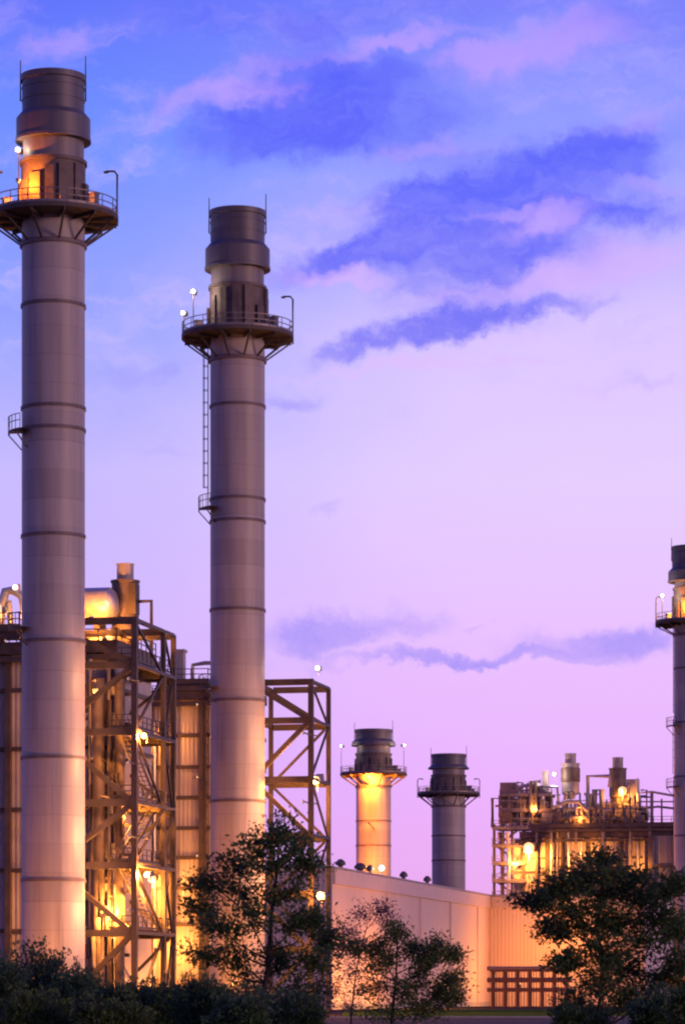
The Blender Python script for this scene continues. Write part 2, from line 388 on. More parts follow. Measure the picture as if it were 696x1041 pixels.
g = Grid(137, 281.5)
tw1, g1 = tower('steel access tower right of the tallest stack, yellow lamplight inside', 137, 281.5, 7.5, (9.5, 13),
    (672, 812, 945), (627, 740, 876), 4,
    [(g.X(147, 1.5), 1.5, g.z(748, 1.5), 'sodium', 6000, (-.3, -1, -.2)),
     (g.X(150, 1.5), 1.5, g.z(889, 1.5), 'sodium', 9000, (-.2, -1, -.2)),
     (g.X(149, 5), 5, g.z(915, 5), 'sodium', 9000, (0, 1, .1)),
     (g.X(108, 5), 5, g.z(930, 5), 'sodium', 7000, (0, 1, .1)),
     (g.X(126, 6), 6, g.z(826, 6), 'sodium', 4000, (0, 1, .1)),
     (g.X(97, 2), 2, g.z(700, 2), 'sodium', 900, (0, .3, -1))], None)
g = Grid(316, 322)
tw2, g2 = tower('open steel access tower right of the second stack, sky showing through', 316, 322, 6.0, (8.2,),
    (729, 846, 962), (690, 789, 905), 0,
    [(g.X(321, 3), 3, g.z(793, 3), 'sodium', 8000, (-.2, -1, -.3)),
     (g.X(326, -.8), -.8, g.z(911), 'sodium', 3500, (0, -1, -.1)),
     (g.X(323, 5), 5, g.z(679, 5), 'white', 260, (0, -1, 0))], None)

for v, pw in ((690, 900), (775, 1300), (850, 1600), (925, 1900)): added_stackflood(tw1, g1, 131, v, -4.5, pw, -1)
for v, pw in ((745, 1000), (815, 1300), (880, 1500)): added_stackflood(tw2, g2, 308, v, -4.5, pw, -1)
# ------------------------------------------------------------------ boiler houses
def casing(g, t, x0, x1, Y0, Y1, zt, m='clad', cols=(), stiff=(), side=True):
    mb = MB().box(((x0+x1)/2, (Y0+Y1)/2, zt/2), (x1-x0, Y1-Y0, zt)); mb.build('casing', m, t)
    for x, w in cols: MB().box((x, Y0-.26, zt/2), (w, .5, zt)).build('column', 'steel', t)
    for z in stiff:
        MB().box(((x0+x1)/2, Y0-.13, z), (x1-x0-.1, .24, .38)).build('stiffener', 'steel', t)
        if side: MB().box((x1+.13, (Y0+Y1)/2, z), (.24, Y1-Y0-.1, .38)).build('stiffener', 'steel', t)
def roofdeck(t, x0, x1, Y0, Y1, z, th=.5, m='steel', rails=True):
    mb = MB(); mb.box(((x0+x1)/2, (Y0+Y1)/2, z+th/2), (x1-x0, Y1-Y0, th))
    mb.bar((x0, Y0-.02, z-.45), (x1, Y0-.02, z-.45), .3, .5); mb.build('roof_deck', m, t)
    if rails:
        rl = MB(); rail_line(rl, [(x0, Y1, z+th), (x0, Y0+.1, z+th), (x1-.1, Y0+.1, z+th), (x1-.1, Y1, z+th)], 1.2, 1.6, .045); rl.build('railing', 'steel', t)
def silencer(t, x, Y, z0, z1, r, zc, m='damper'):
    b = MB().lathe([(r*.5, z0), (r*.55, z0+.6), (r, z0+.9), (r, z1-.25), (r*1.08, z1-.2), (r*1.08, z1), (r*.6, z1)], (x, Y), 28)
    o = b.build('vent_silencer', m, t)
    MB().lathe([(r*.6, z1-.05), (r*.62, z1), (r*.62, zc-.15), (r*.66, zc-.1), (r*.66, zc), (r*.5, zc)], (x, Y), 28).build('vent_cap', 'silen', o)
def drum(t, x0, x1, Y, z, r, m='lag'):
    d = MB(); n = 32; prof = [(0, .05), (.15, .45), (.4, .8), (.8, 1.0)]
    L = x1-x0; rings = []
    xs = [(x0+f*r*.6, rr*r) for f, rr in prof] + [(x1-f*r*.6, rr*r) for f, rr in prof[::-1]]
    for x, rr in xs:
        rings.append([d.bm.verts.new((x, Y+math.cos(2*math.pi*j/n)*rr, z+math.sin(2*math.pi*j/n)*rr)) for j in range(n)])
    for a, b in zip(rings, rings[1:]):
        for j in range(n): d.bm.faces.new((a[j], a[(j+1) % n], b[(j+1) % n], b[j]))
    d.bm.faces.new(rings[0]); d.bm.faces.new(rings[-1][::-1])
    d.build('steam_drum', m, t)
    for x in (x0+L*.25, x1-L*.25): MB().box((x, Y, z-r-.4), (.5, r*1.4, 1.6)).build('drum_saddle', 'steel', t)

# boiler house behind the tallest stack
g = Grid(118, 290.5)
b1 = thing('boiler_house', 'boiler house behind the tallest stack, drum and silencer on its yellow lit roof', 'boiler house', g.loc(), -TILT, 'boiler houses')
xl = g.X(-70, 0); zt = g.z(664)
casing(g, b1, xl, 0, 0, 12, zt, 'clad', cols=[(g.X(9.5, 0), .55), (g.X(-40, 0), .55), (-.35, .6)], stiff=[g.z(v) for v in (700, 760, 822, 884, 946)])
roofdeck(b1, xl-.6, .4, -1.0, 12.4, zt+.01, .9)
roofdeck(b1, xl-.6, g.X(26, 0), -1.6, 6, g.z(641), .45)
for px_ in (-30, 3, 22): MB().bar((g.X(px_, -1), -1.0, zt+.9), (g.X(px_, -1), -1.0, g.z(641)), .3).build('post', 'steel', b1)
drum(b1, g.X(44, 5), g.X(121, 5), 5, g.z(615, 5), 1.65)
drum(b1, g.X(44, 4), g.X(118, 4), 4, g.z(652, 4), 1.1)
silencer(b1, g.X(127.5, 7), 7, g.z(668, 7), g.z(590, 7), 1.25, g.z(573, 7))
MB().box((g.X(129, 6.5), 6.6, g.z(609, 6.5)), (2.0, 1.4, 2.8)).build('silencer_frame', 'steel', b1)
MB().tube([g.P(130, 612, 7), g.P(154, 611, 7), g.P(154, 640, 7), g.P(154, 668, 7)], .18, 8).build('vent_pipe', 'steel', b1)
for px_, y0, r_ in ((100, 690, .62), (122, 690, .45), (92, 670, .2), (111, 680, .16)):
    MB().tube([g.P(px_, y0, -1.7), (g.X(px_, -1.7), -1.7, .3)], r_, 14).build('riser_pipe', 'damper' if r_ > .3 else 'steel2', b1)
MB().tube([g.P(2, 655, 1), g.P(2, 615, 1), g.P(6, 601, 1), g.P(14, 600, 1), g.P(23, 606, 1), g.P(26, 625, 1), g.P(26, 668, 1)], .42, 12).build('steam_pipe', 'lag', b1)
MB().tube([g.P(-12, 655, 2), g.P(-12, 618, 2), g.P(-4, 610, 2), g.P(9, 612, 2), g.P(12, 640, 2)], .3, 12).build('steam_pipe', 'lag', b1)
floodlight(b1, g.P(16, 597, -1.2), 'white', 120, .26, (0, -1, -.2))
floodlight(b1, g.P(6, 622, -.6), 'sodium', 160, .2, (0, 1, -.3))
floodlight(b1, g.P(94, 628, .2), 'sodium', 4200, .2, (0, 1, .35))
floodlight(b1, g.P(108, 650, .8), 'sodium', 2500, .2, (0, 1, .0))
floodlight(b1, g.P(24, 640, -.4), 'sodium', 100, .16, (0, 1, -.6))

rc = random.Random(8)
for i in range(26):
    u = rc.uniform(86, 126); v0 = rc.uniform(690, 960); Yp = rc.uniform(-3.2, -.6); dv = rc.uniform(20, 90); du = rc.choice((-12, -7, 8, 14))
    MB().tube([g.P(u, v0, Yp), g.P(u, v0+dv, Yp), g.P(u+du, v0+dv+3, Yp), g.P(u+du, min(1000, v0+dv+rc.uniform(10, 60)), Yp)], rc.choice((.1, .15, .22)), 8).build('small_pipe', rc.choice(('lag', 'steel2', 'steel', 'damper')), b1)
for v in (705, 735, 772, 806, 838, 868, 905, 938, 970):
    MB().bar(g.P(84, v, -1.0), g.P(132, v+1, -1.0), .25, .3).build('beam', 'steel', b1)
    for u in (90, 114): MB().box(g.P(u, v-3, -1.2), (rc.uniform(.5, 1.1), .6, rc.uniform(.6, 1.4))).build('junction_box', rc.choice(('silen', 'damper')), b1)

# boiler house behind the second stack
g = Grid(250, 334)
b2 = thing('boiler_house', 'boiler house behind the second stack, ribbed casing between dark columns', 'boiler house', g.loc(), -TILT, 'boiler houses')
xl = g.X(138, 0); zt = g.z(712, 0, xl/2)
casing(g, b2, xl, 0, 0, 8, zt, 'clad', cols=[(g.X(207, 0), .75), (g.X(176, 0), .5), (g.X(140, 0), .4)],
       stiff=[g.z(v, 0, xl*.6) for v in (748, 780, 811, 842, 872, 903, 940)])
roofdeck(b2, xl, .3, -1.2, 8.2, zt+.01, .8)
roofdeck(b2, g.X(160, -1), g.X(213, -1), -1.3, 4, g.z(696, -1, xl*.7), .35)
MB().box(g.P(183, 679, 1), (1.0, 1.0, 3.2)).box(g.P(183, 662, 1), (1.3, 1.3, .3)).build('vent_box', 'silen', b2)
MB().tube([g.P(196, 690, 2), g.P(196, 676, 2), g.P(208, 674, 2), g.P(225, 674, 2)], .22, 8).build('vent_pipe', 'lag', b2)
for px_ in (147, 157, 167): MB().tube([g.P(px_, 735, -.5), (g.X(px_, -.5), -.5, .3)], .2, 10).build('riser_pipe', 'lag', b2)
lad = MB()
for px_ in (151.5, 155.5): lad.bar(g.P(px_, 712, -.9), (g.X(px_, -.9), -.9, 0), .09)
for i in range(70): lad.bar((g.X(151.5, -.9), -.9, .4+i*.44), (g.X(155.5, -.9), -.9, .4+i*.44), .05)
lad.build('ladder', 'steel', b2)
floodlight(b2, g.P(151, 744, -2.2), 'sodium', 1500, .3, (0, -1, -.2), drop=.3)
floodlight(b2, g.P(155, 893, -2.2), 'sodium', 3500, .4, (0, -1, -.2), drop=.3)
floodlight(b2, g.P(160, 965, -4.5), 'sodium', 5000, .22, (0, 1, .1))
for v_, w_ in ((716, 900), (790, 1500), (870, 2000)): floodlight(b2, g.P(200, v_, -9), 'sodium', w_*1.2, .08, (1, .1, 0), spot=110, dish=2.6, soft=.5, color=(1.0, .40, .12)); MB().bar(g.P(199, v_+1.5, -9), g.P(206, v_+1.5, -.5), .12).build('lamp_arm', 'steel', b2)  # added hooded floods that warm the left edge of the second stack

# ------------------------------------------------------------------ turbine hall (L-shaped) in the middle
g = Grid(497, 515)
h1 = thing('turbine_hall', 'long pale turbine hall with flat eave, lit orange in its inner corner', 'industrial hall', g.loc(), -TILT)
zt = g.z(911); xr = g.X(655, 0); yl = -118.0
MB().box((-35, (yl+45)/2, zt/2), (70, 45-yl, zt)).build('wall', 'hall', h1)
MB().box((xr/2+.02, 22.5, zt/2-.02), (xr, 45, zt-.04)).build('wall', 'hall', h1)
MB().box((.17, yl/2, zt-1.0), (.3, -yl-.6, 1.9)).build('eave_trim', 'trim', h1)
MB().box((xr/2+.2, -.14, zt-1.0), (xr-.4, .26, 1.9)).build('eave_trim', 'trim', h1)
MB().box((-34.9, (yl+45)/2, zt+.12), (70.4, 45.3-yl, .24)).build('roof', 'roof', h1)
MB().box((xr/2+.3, 22.4, zt+.10), (xr, 45.2, .2)).build('roof', 'roof', h1)
for Y in (-12, -36, -60, -84):
    MB().tube([(.2, Y, zt-2), (.2, Y, .2)], .10, 8).build('downpipe', 'trim', h1)
for Y in (-24, -50): 
    MB().box((.06, Y, 2.1), (.1, 4.2, 4.2)).build('roller_door', 'silen', h1)
MB().box((.06, yl/2, .35), (.12, -yl-.5, .7)).build('plinth', 'kerb', h1)
for px_, w in ((346, .9), (366, 1.1), (376, .7), (410, .8), (434, .8)):
    kk = (px_-CX)/F
    # a little behind the eave line of the long face
    X_ = -2.2; Yv = (kk*(g.ad-X_*SN)-g.ax-X_*CS)/(SN-kk*CS)
    MB().lathe([(w*.35, zt+.2), (w*.35, zt+.9), (w*.75, zt+1.0), (w*.7, zt+1.35), (w*.3, zt+1.7), (.05, zt+1.75)], (X_, Yv), 18).build('roof_ventilator', 'damper', h1)
kk = (388-CX)/F; X_ = -.9; Yv = (kk*(g.ad-X_*SN)-g.ax-X_*CS)/(SN-kk*CS)
MB().bar((X_, Yv, zt+.2), (X_, Yv, zt+1.3), .12).build('lamp_post', 'steel', h1)
floodlight(h1, (X_, Yv-.3, zt+1.35), 'white', 600, .42, (.3, -1, -.1))
floodlight(h1, (g.X(566, -9), -9, g.z(955, -9)), 'sodium', 6000, .25, (0, 1, -.1))
floodlight(h1, (7.0, -14, 3.4), 'sodium', 3500, .22, (-.3, .6, 1))

# ------------------------------------------------------------------ boiler unit at the right
g = Grid(690, 585)
b3 = thing('boiler_house', 'far boiler unit at the right, pipes and two silencers on its roof', 'boiler house', g.loc(), -TILT, 'boiler houses')
P = g.P
xl = g.X(530, 0); zt = g.z(852, 0, xl/2)
casing(g, b3, xl-1.5, g.X(655, 0), 0, 14, zt, 'clad', cols=[(g.X(v, 0), .7) for v in (556, 572, 598, 632)], stiff=[g.z(v, 0, xl/2) for v in (872, 886)], side=False)
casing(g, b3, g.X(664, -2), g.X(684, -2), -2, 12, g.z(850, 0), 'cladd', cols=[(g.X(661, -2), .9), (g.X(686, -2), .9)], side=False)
roofdeck(b3, g.X(528, -1), g.X(692, -1), -1.5, 14.2, zt+.01, 1.0)
roofdeck(b3, g.X(540, -1), g.X(692, -1), -2.0, 10, g.z(842, 0, xl/2), .7)
for v in (545, 560, 585, 612, 640, 660, 688): MB().bar(P(v, 858, -1.8), P(v, 838, -1.8), .35).build('post', 'steel2', b3)
# open pipe structure at its left end
for v in (502, 511, 520, 532, 545):
    MB().bar((g.X(v, -1), -1, 0), P(v, 806 if v > 505 else 838, -1), .45).build('column', 'steel', b3)
    MB().bar((g.X(v, 7), 7, 0), P(v, 806 if v > 505 else 838, 7), .38).build('column', 'steel', b3)
for v in (800+8, 824, 842, 860, 878, 896, 914):
    a, b = P(508 if v < 830 else 500, v, -1.3), P(560 if v < 850 else 534, v, -1.3)
    MB().bar(a, b, .4, .5).build('beam', 'steel2', b3)
    if v > 820: MB().box(((a.x+b.x)/2, 3, a.z-.1), (b.x-a.x, 8, .12)).build('deck', 'grate', b3)
    rl = MB(); rail_line(rl, [a+Vector((0, 0, .3)), b+Vector((0, 0, .3))], 1.1, 1.8, .05); rl.build('railing', 'steel2', b3)
for i, (v0, v1) in enumerate(((914, 896), (896, 878), (878, 860), (860, 842))):
    a, b = (P(504, v0, -.4), P(529, v1, -.4)) if i % 2 else (P(529, v0, -.4), P(504, v1, -.4))
    st = MB(); st.bar(a, b, .9, .3); st.bar(a+Vector((0, -.4, 1)), b+Vector((0, -.4, 1)), .08); st.build('stair', 'steel2', b3)
drum(b3, g.X(507, 2), g.X(560, 2), 2, g.z(825, 2, -28), 1.9, 'silen')
drum(b3, g.X(560, 5), g.X(660, 5), 5, g.z(829, 5, -14), 1.6, 'silen')
MB().box(P(517, 803, 1), (3.0, 2, 2.6)).build('valve_box', 'steel2', b3)
MB().box(P(514, 813, 0), (1.6, 2, 2.2)).build('valve_box', 'damper', b3)
MB().box(P(554, 795, 2), (1.0, 1.2, 4.0)).build('vent_box', 'silen', b3)
rnd = random.Random(4)
for path, r_ in (
    ([(524, 806), (530, 799), (546, 798), (549, 806), (549, 830)], .35),
    ([(520, 826), (532, 812), (548, 804), (558, 808)], .42),
    ([(552, 800), (566, 800), (567, 815), (567, 840)], .25),
    ([(561, 822), (575, 815), (588, 815), (596, 824)], .35),
    ([(580, 805), (580, 850), (583, 868), (583, 900)], .30),
    ([(597, 838), (597, 789), (619, 789), (619, 800)], .38),
    ([(604, 838), (604, 803), (611, 803), (611, 838)], .55),
    ([(508, 838), (509, 824), (516, 816)], .35),
    ([(636, 800), (647, 792), (649, 815), (648, 838)], .35),
    ([(648, 838), (649, 806), (662, 805), (690, 810)], .22),
    ([(655, 838), (655, 822), (668, 820), (686, 822)], .22),
    ([(530, 838), (533, 815), (541, 815), (541, 838)], .3),
    ([(507, 846), (510, 862), (510, 920)], .4),
    ([(515, 846), (517, 870), (515, 925)], .35),
    ([(549, 842), (549, 870), (541, 884), (541, 920)], .35)):
    Yp = rnd.uniform(-1.6, 2.5)
    MB().tube([P(u, v, Yp) for u, v in path], r_, 10).build('steam_pipe', rnd.choice(['lag', 'steel2', 'silen', 'steel']), b3)
for u, v0, v1 in ((662, 806, 842), (688, 803, 842), (672, 812, 842), (526, 806, 842), (538, 800, 842), (589, 806, 842)):
    MB().bar(P(u, v1, -1), P(u, v0, -1), .55 if u == 662 else .3).build('post', 'steel2', b3)
for u0, u1, v in ((648, 690, 815), (560, 596, 830), (604, 648, 826)):
    MB().bar(P(u0, v, -1.1), P(u1, v, -1.1), .25).build('beam', 'steel2', b3)
for i in range(125):
    u = rnd.uniform(506, 658); v0 = rnd.uniform(826, 842); v1 = v0-rnd.uniform(8, 34)*(1.0 if u < 560 else .75); Yp = rnd.uniform(-1.7, 5)
    du = rnd.choice((-9, -6, 5, 8, 12))
    path = [P(u, v0, Yp), P(u, v1, Yp), P(u+du, v1, Yp)] + ([P(u+du, v0, Yp)] if rnd.random() < .5 else [])
    MB().tube(path, rnd.choice((.12, .16, .22, .3)), 8).build('small_pipe', rnd.choice(('lag', 'steel2', 'silen', 'silen', 'steel')), b3)
for i in range(34):
    u = rnd.uniform(506, 656); v = rnd.uniform(812 if u < 560 else 826, 838); w = rnd.uniform(.7, 1.8)
    MB().box(P(u, v, rnd.uniform(-1, 3)), (w, w, w*rnd.uniform(.8, 1.6))).build('valve_box', rnd.choice(('silen', 'damper', 'steel2')), b3)
for Yp in (-1.2, 3.5):
    for u in (508, 517, 529, 541, 553, 566, 590, 609, 636, 650): MB().bar(P(u, 842, Yp), P(u, 803 if u < 556 else 818, Yp), .24).build('post', 'steel2', b3)
    for v, u1 in ((804, 553), (814, 553), (822, 650), (832, 650)): MB().bar(P(508, v, Yp), P(u1, v, Yp), .2, .28).build('beam', 'steel2', b3)
for u in (560, 566, 578, 590, 606, 614, 622, 640, 648, 654):
    Yp = rnd.uniform(-1.4, -.6)
    MB().tube([P(u, 846, Yp), P(u, rnd.uniform(880, 930), Yp), P(u+rnd.choice((-4, 4)), 935, Yp), (g.X(u, Yp), Yp, .3)], rnd.choice((.2, .28, .36)), 8).build('riser_pipe', rnd.choice(('lag', 'steel2', 'silen')), b3)
floodlight(b3, P(541, 822, -2.6), 'sodium', 1100, .12, (0, 1, 0)); floodlight(b3, P(588, 832, -2.6), 'sodium', 900, .12, (0, 1, 0))
silencer(b3, g.X(579.5, 3), 3, g.z(812, 3, -20), g.z(776, 3, -20), 1.6, g.z(766, 3, -20), 'silen')
MB().lathe([(1.75, g.z(795, 3, -20)), (1.75, g.z(781, 3, -20))], (g.X(579.5, 3), 3), 28).build('silencer_band', 'damper', b3)
silencer(b3, g.X(627.5, 3), 3, g.z(815, 3, -11), g.z(781, 3, -11), 1.55, g.z(770, 3, -11), 'damper')
MB().box(P(643, 808, 4), (2.2, 1.6, 5.6)).build('vent_box', 'silen', b3)
MB().box(P(629, 815, 4), (3.2, 1.6, 4.6)).build('vent_box', 'damper', b3)
floodlight(b3, P(537, 862, -4.6), 'sodium', 12000, 1.0, (0, -1, -.1), soft=.5, drop=.6)
MB().bar(P(537, 863, -4.2), P(537, 863, -.2), .2).build('lamp_arm', 'steel', b3)
floodlight(b3, P(523, 878, -2.2), 'sodium', 3500, .2, (-.2, 1, -.1))
floodlight(b3, P(632, 804, 1.0), 'sodium', 2600, .8, (0, -1, -.1), drop=.4)
floodlight(b3, P(563, 787, 1.0), 'white', 900, .34, (0, -1, -.1))
floodlight(b3, P(600, 866, -3.2), 'sodium', 1500, .16, (0, 1, 0))
floodlight(b3, P(650, 880, -4.2), 'sodium', 1500, .16, (0, 1, 0))
for yy in (880, 905, 928): MB().bar(P(661, yy, -2.7), P(688, yy, -2.7), .3, .5).build('stiffener', 'steel', b3)

# ------------------------------------------------------------------ low things on the ground
g = Grid(500, 462)
pr = thing('pipe_rack', 'low red oxide pipe rack with lagged pipes in front of the hall corner', 'pipe rack', g.loc(), -TILT)
x1 = g.X(575, 0); zz = [g.z(v) for v in (987, 997, 1007)]
for i in range(7):
    x = x1*i/6
    MB().bar((x, 0, 0), (x, 0, zz[0]+.2), .28).bar((x, 1.6, 0), (x, 1.6, zz[0]+.2), .28).bar((x, 0, zz[1]-.3), (x, 1.6, zz[1]-.3), .2).build('post', 'red', pr)
for z in zz:
    MB().bar((-.3, -.22, z), (x1+.3, -.22, z), .16, .3).build('beam', 'red', pr)
for z, Y, r_ in ((zz[0]+.35, .5, .3), (zz[1]+.1, .6, .36), (zz[2]+.1, .5, .3), (zz[0]+.3, 1.2, .22)):
    MB().tube([(-.8, Y, z), (x1+.8, Y, z)], r_, 12).build('pipe', 'redp', pr)
for i in range(24):
    x = x1*(i+.5)/24
    MB().bar((x, -.32, .1), (x, -.32, zz[0]), .09).build('grille_bar', 'red', pr)

d = 205
sh = thing('yellow_canopy', 'yellow edged canopy on thin posts at the right, under the big tree', 'canopy', (at(690, d), d, 0), -TILT)
zc = zat(998, d)
MB().box((0, 1.5, zc), (3.0, 3, .42)).build('fascia', 'canopy', sh)
MB().box((0, 1.5, zc+.25), (3.2, 3.2, .08)).build('roof', 'silen', sh)
for x in (-1.35, 1.35):
    for Y in (.15, 2.85): MB().bar((x, Y, 0), (x, Y, zc-.21), .12).build('post', 'post', sh)
MB().box((0, 2.8, .55), (2.4, .4, .1)).build('bench', 'silen', sh)
floodlight(sh, (-.2, -1.3, zc+.9), 'sodium', 140, .08, (0, 1, -.5))

def street_lamp(px, d, h, pw, label):
    t = thing('street_lamp', label, 'street lamp', (at(px, d), d, 0), 0, 'street lamps along the plant road')
    MB().tube([(0, 0, 0), (0, 0, h-.4), (0, .3, h), (0, 1.2, h+.1)], .09, 10, .06).build('pole', 'post', t)
    floodlight(t, (0, 1.3, h-.02), 'sodium', pw, .12, (0, .5, -1), name='lantern')
street_lamp(48, 262, 3.2, 9000, 'low street lamp hidden by the hedge at the foot of the tallest stack')
street_lamp(236, 306, 3.0, 9000, 'low street lamp behind the airy tree at the foot of the second stack')
street_lamp(404, 398, 3.0, 6500, 'added unseen lamp behind the crown of the sapling, washing the near half of the hall')  # added out of sight to warm the long hall wall
street_lamp(434, 420, 3.0, 8000, 'added unseen lamp behind the right branches of the sapling, nearest the hall corner')  # second added wash lamp for the hall, kept hidden by leaves

# ------------------------------------------------------------------ ground
def sheet(name, pts, z, m, kind='structure'):
    o = MB().poly([(x, y, z) for x, y in pts]).build(name, m); return tag(o, kind=kind)
sheet('ground', [(-5000, -600), (5000, -600), (5000, 9000), (-5000, 9000)], 0, 'ground')
sheet('road', [(-400, 205), (400, 205), (400, 268), (-400, 268)], .004, 'asphalt')
kb = MB().box((0, 268.15, .065), (800, .3, .13)).build('kerb', 'kerb'); tag(kb, kind='structure')
gr = MB().box((150, 330, .03), (300, 123, .06)).build('lawn', 'grass'); tag(gr, kind='structure')
for x0 in range(-40, 60, 12):
    pass
ln = MB()
for i in range(60): ln.box((-180+i*6, 236, .009), (3, .15, .004))
tag(ln.build('road_line', 'kerb'), kind='structure')

# ------------------------------------------------------------------ vegetation
def foliage(bmv, bmf, p, d, size, rnd):
    d = Vector(d).normalized()
    side = d.cross(Vector((rnd.gauss(0, 1), rnd.gauss(0, 1), rnd.gauss(0, 1)+.6)))
    if side.length < 1e-3: return
    side.normalize(); nn = d.cross(side)
    i = len(bmv); w = size*rnd.uniform(.32, .5)
    bmv += [p, p+d*size*.5+side*w*.5+nn*size*.06, p+d*size, p+d*size*.5-side*w*.5+nn*size*.06]
    bmf.append((i, i+1, i+2, i+3))
def leafmesh(name, v, f, m, parent):
    me = bpy.data.meshes.new(name); me.from_pydata([tuple(a) for a in v], [], f); me.update()
    me.materials.append(M[m]); o = bpy.data.objects.new(name, me); COL.objects.link(o); o.parent = parent; return o
def rv(rnd):
    while True:
        v = Vector((rnd.uniform(-1, 1), rnd.uniform(-1, 1), rnd.uniform(-1, 1)))
        if .05 < v.length < 1: return v
def tree(name, label, cat, px, d, trunk, clumps, leaf, m, seed, twigs=16, per=14, tr=.11, group=None, depth=1.0, soft=.9, puff=1.0):
    """trunk: rows of (column,row) up from the ground; clumps: (column,row,half width,half height)"""
    rnd = random.Random(seed); k = d/F; bx = at(px, d)
    t = thing(name, label, cat, (bx, d, 0), 0, group)
    W = lambda u, v, y=0: Vector(((u-px)*k, y, zat(v, d)))
    pts = [Vector((0, 0, 0))] + [W(u, v, 0) for u, v in trunk]
    tm = MB(); tm.tube(pts, tr, 9, tr*.3)
    lv, lf = [], []
    ys = [p.z for p in pts]
    def trunk_at(z):
        for a, b in zip(pts, pts[1:]):
            if a.z <= z <= b.z: return a.lerp(b, (z-a.z)/max(1e-6, b.z-a.z))
        return pts[-1]
    for (u, v, rx, ry) in clumps:
        y = rnd.uniform(-1, 1)*depth; c = W(u, v, y); ex, ez = rx*k, ry*k*puff*rnd.uniform(.8, 1.25); ey = (ex+ez)*.5
        base = trunk_at(max(.3, min(pts[-1].z, c.z - rnd.uniform(.35, .8)*math.hypot(c.x-trunk_at(c.z).x, y) - ez*.5)))
        mid = base.lerp(c, .5)+Vector((rnd.uniform(-.1, .1), rnd.uniform(-.1, .1), -.05-.1*rnd.random()))*(c-base).length
        tm.tube([base, base.lerp(mid, .5)+Vector((0, 0, -.02)), mid, mid.lerp(c, .6), c], tr*.36, 6, tr*.10)
        for _ in range(twigs):
            q = rv(rnd); q = q.normalized()*(q.length**.45)*rnd.uniform(.6, 1.15)
            e = c+Vector((q.x*ex, q.y*ey, q.z*ez))
            s0 = mid.lerp(c, rnd.uniform(.5, 1.0))
            mm = s0.lerp(e, .5)+Vector((0, 0, .12*(e-s0).length))
            tm.tube([s0, mm, e], tr*.09, 4, tr*.04)
            for j in range(per):
                f = rnd.random()**.6
                p = (s0.lerp(mm, f*2) if f < .5 else mm.lerp(e, f*2-1)) if rnd.random() < .75 else e
                p = p+Vector((rnd.gauss(0, 1), rnd.gauss(0, 1), rnd.gauss(0, .6)))*leaf*soft
                dr = (e-s0).normalized()+Vector((rnd.gauss(0, .8), rnd.gauss(0, .8), rnd.gauss(-.15, .6)))
                foliage(lv, lf, p, dr, leaf*rnd.uniform(.6, 1.3), rnd)
    tm.build('trunk', 'bark', t)
    leafmesh('crown', lv, lf, m, t)
    return t
tree('broadleaf_tree', 'airy dark tree in front of the second stack and the open steel tower', 'tree', 264, 124,
     [(265, 1030), (272, 985), (276, 930), (282, 880), (284, 845)],
     [(284, 846, 18, 11), (262, 862, 22, 10), (303, 862, 22, 10), (238, 878, 24, 10), (274, 880, 26, 12), (312, 882, 20, 10),
      (212, 896, 24, 9), (202, 922, 18, 10), (248, 904, 24, 11), (290, 908, 28, 12), (318, 936, 14, 12), (222, 942, 24, 9),
      (256, 938, 24, 13), (302, 940, 26, 12), (335, 950, 12, 10), (236, 972, 28, 10), (284, 972, 26, 12), (322, 978, 20, 11),
      (205, 968, 20, 8), (258, 1004, 34, 12), (308, 1006, 26, 12), (276, 1024, 40, 12)],
     .20, 'leafA', 21, twigs=20, per=36, tr=.13, group='trees in front of the plant', depth=1.6, puff=1.55, soft=1.3)
tree('broadleaf_tree', 'broad dense dark tree at the right in front of the far boiler unit', 'tree', 608, 120,
     [(608, 1030), (612, 985), (606, 940), (612, 900), (616, 872)],
     [(615, 874, 20, 8), (596, 890, 34, 9), (640, 890, 32, 9), (566, 903, 32, 11), (542, 914, 20, 8), (610, 906, 42, 12), (656, 908, 36, 10),
      (684, 900, 20, 7), (580, 926, 42, 11), (632, 930, 46, 14), (672, 928, 28, 10), (600, 945, 50, 12), (692, 945, 20, 12), (562, 945, 18, 7),
      (650, 955, 40, 13), (605, 968, 38, 12), (690, 975, 22, 14), (640, 982, 32, 12), (572, 978, 14, 7), (668, 1000, 30, 14), (608, 998, 30, 12),
      (585, 1018, 26, 10), (640, 1020, 30, 12), (700, 1015, 26, 18)],
     .19, 'leafA', 33, twigs=26, per=42, tr=.14, group='trees in front of the plant', depth=1.5, puff=1.35, soft=1.3)
tree('sapling', 'small open sapling with upright olive leafed branches, before the pale hall', 'tree', 398, 112,
     [(398, 1032), (402, 1000), (404, 965), (402, 948)],
     [(402, 952, 10, 9), (386, 962, 16, 7), (420, 966, 11, 7), (444, 962, 8, 7), (436, 974, 8, 6), (356, 964, 18, 5), (392, 980, 20, 9), (460, 996, 8, 9),
      (428, 990, 13, 9), (385, 1002, 26, 10), (448, 1008, 10, 8), (414, 1006, 18, 9), (392, 1024, 36, 11), (434, 1026, 26, 8), (463, 1012, 6, 6), (462, 970, 4, 4)],
     .14, 'leafB', 41, twigs=18, per=42, tr=.07, group='trees in front of the plant', depth=.8, puff=1.6, soft=1.5)
tree('flowering_shrub', 'sparse twiggy shrub of dusky purple leaves left of the sapling', 'shrub', 356, 132,
     [(357, 1030), (362, 985), (372, 945)],
     [(372, 930, 16, 9), (388, 922, 9, 6), (352, 944, 14, 8), (396, 936, 10, 7), (364, 958, 18, 8), (344, 968, 12, 8), (380, 972, 18, 9), (352, 988, 18, 9),
      (340, 1004, 16, 9), (370, 1002, 22, 9), (350, 1022, 30, 9)],
     .12, 'leafP', 55, twigs=15, per=26, tr=.05, depth=.8, puff=1.5, soft=1.6)
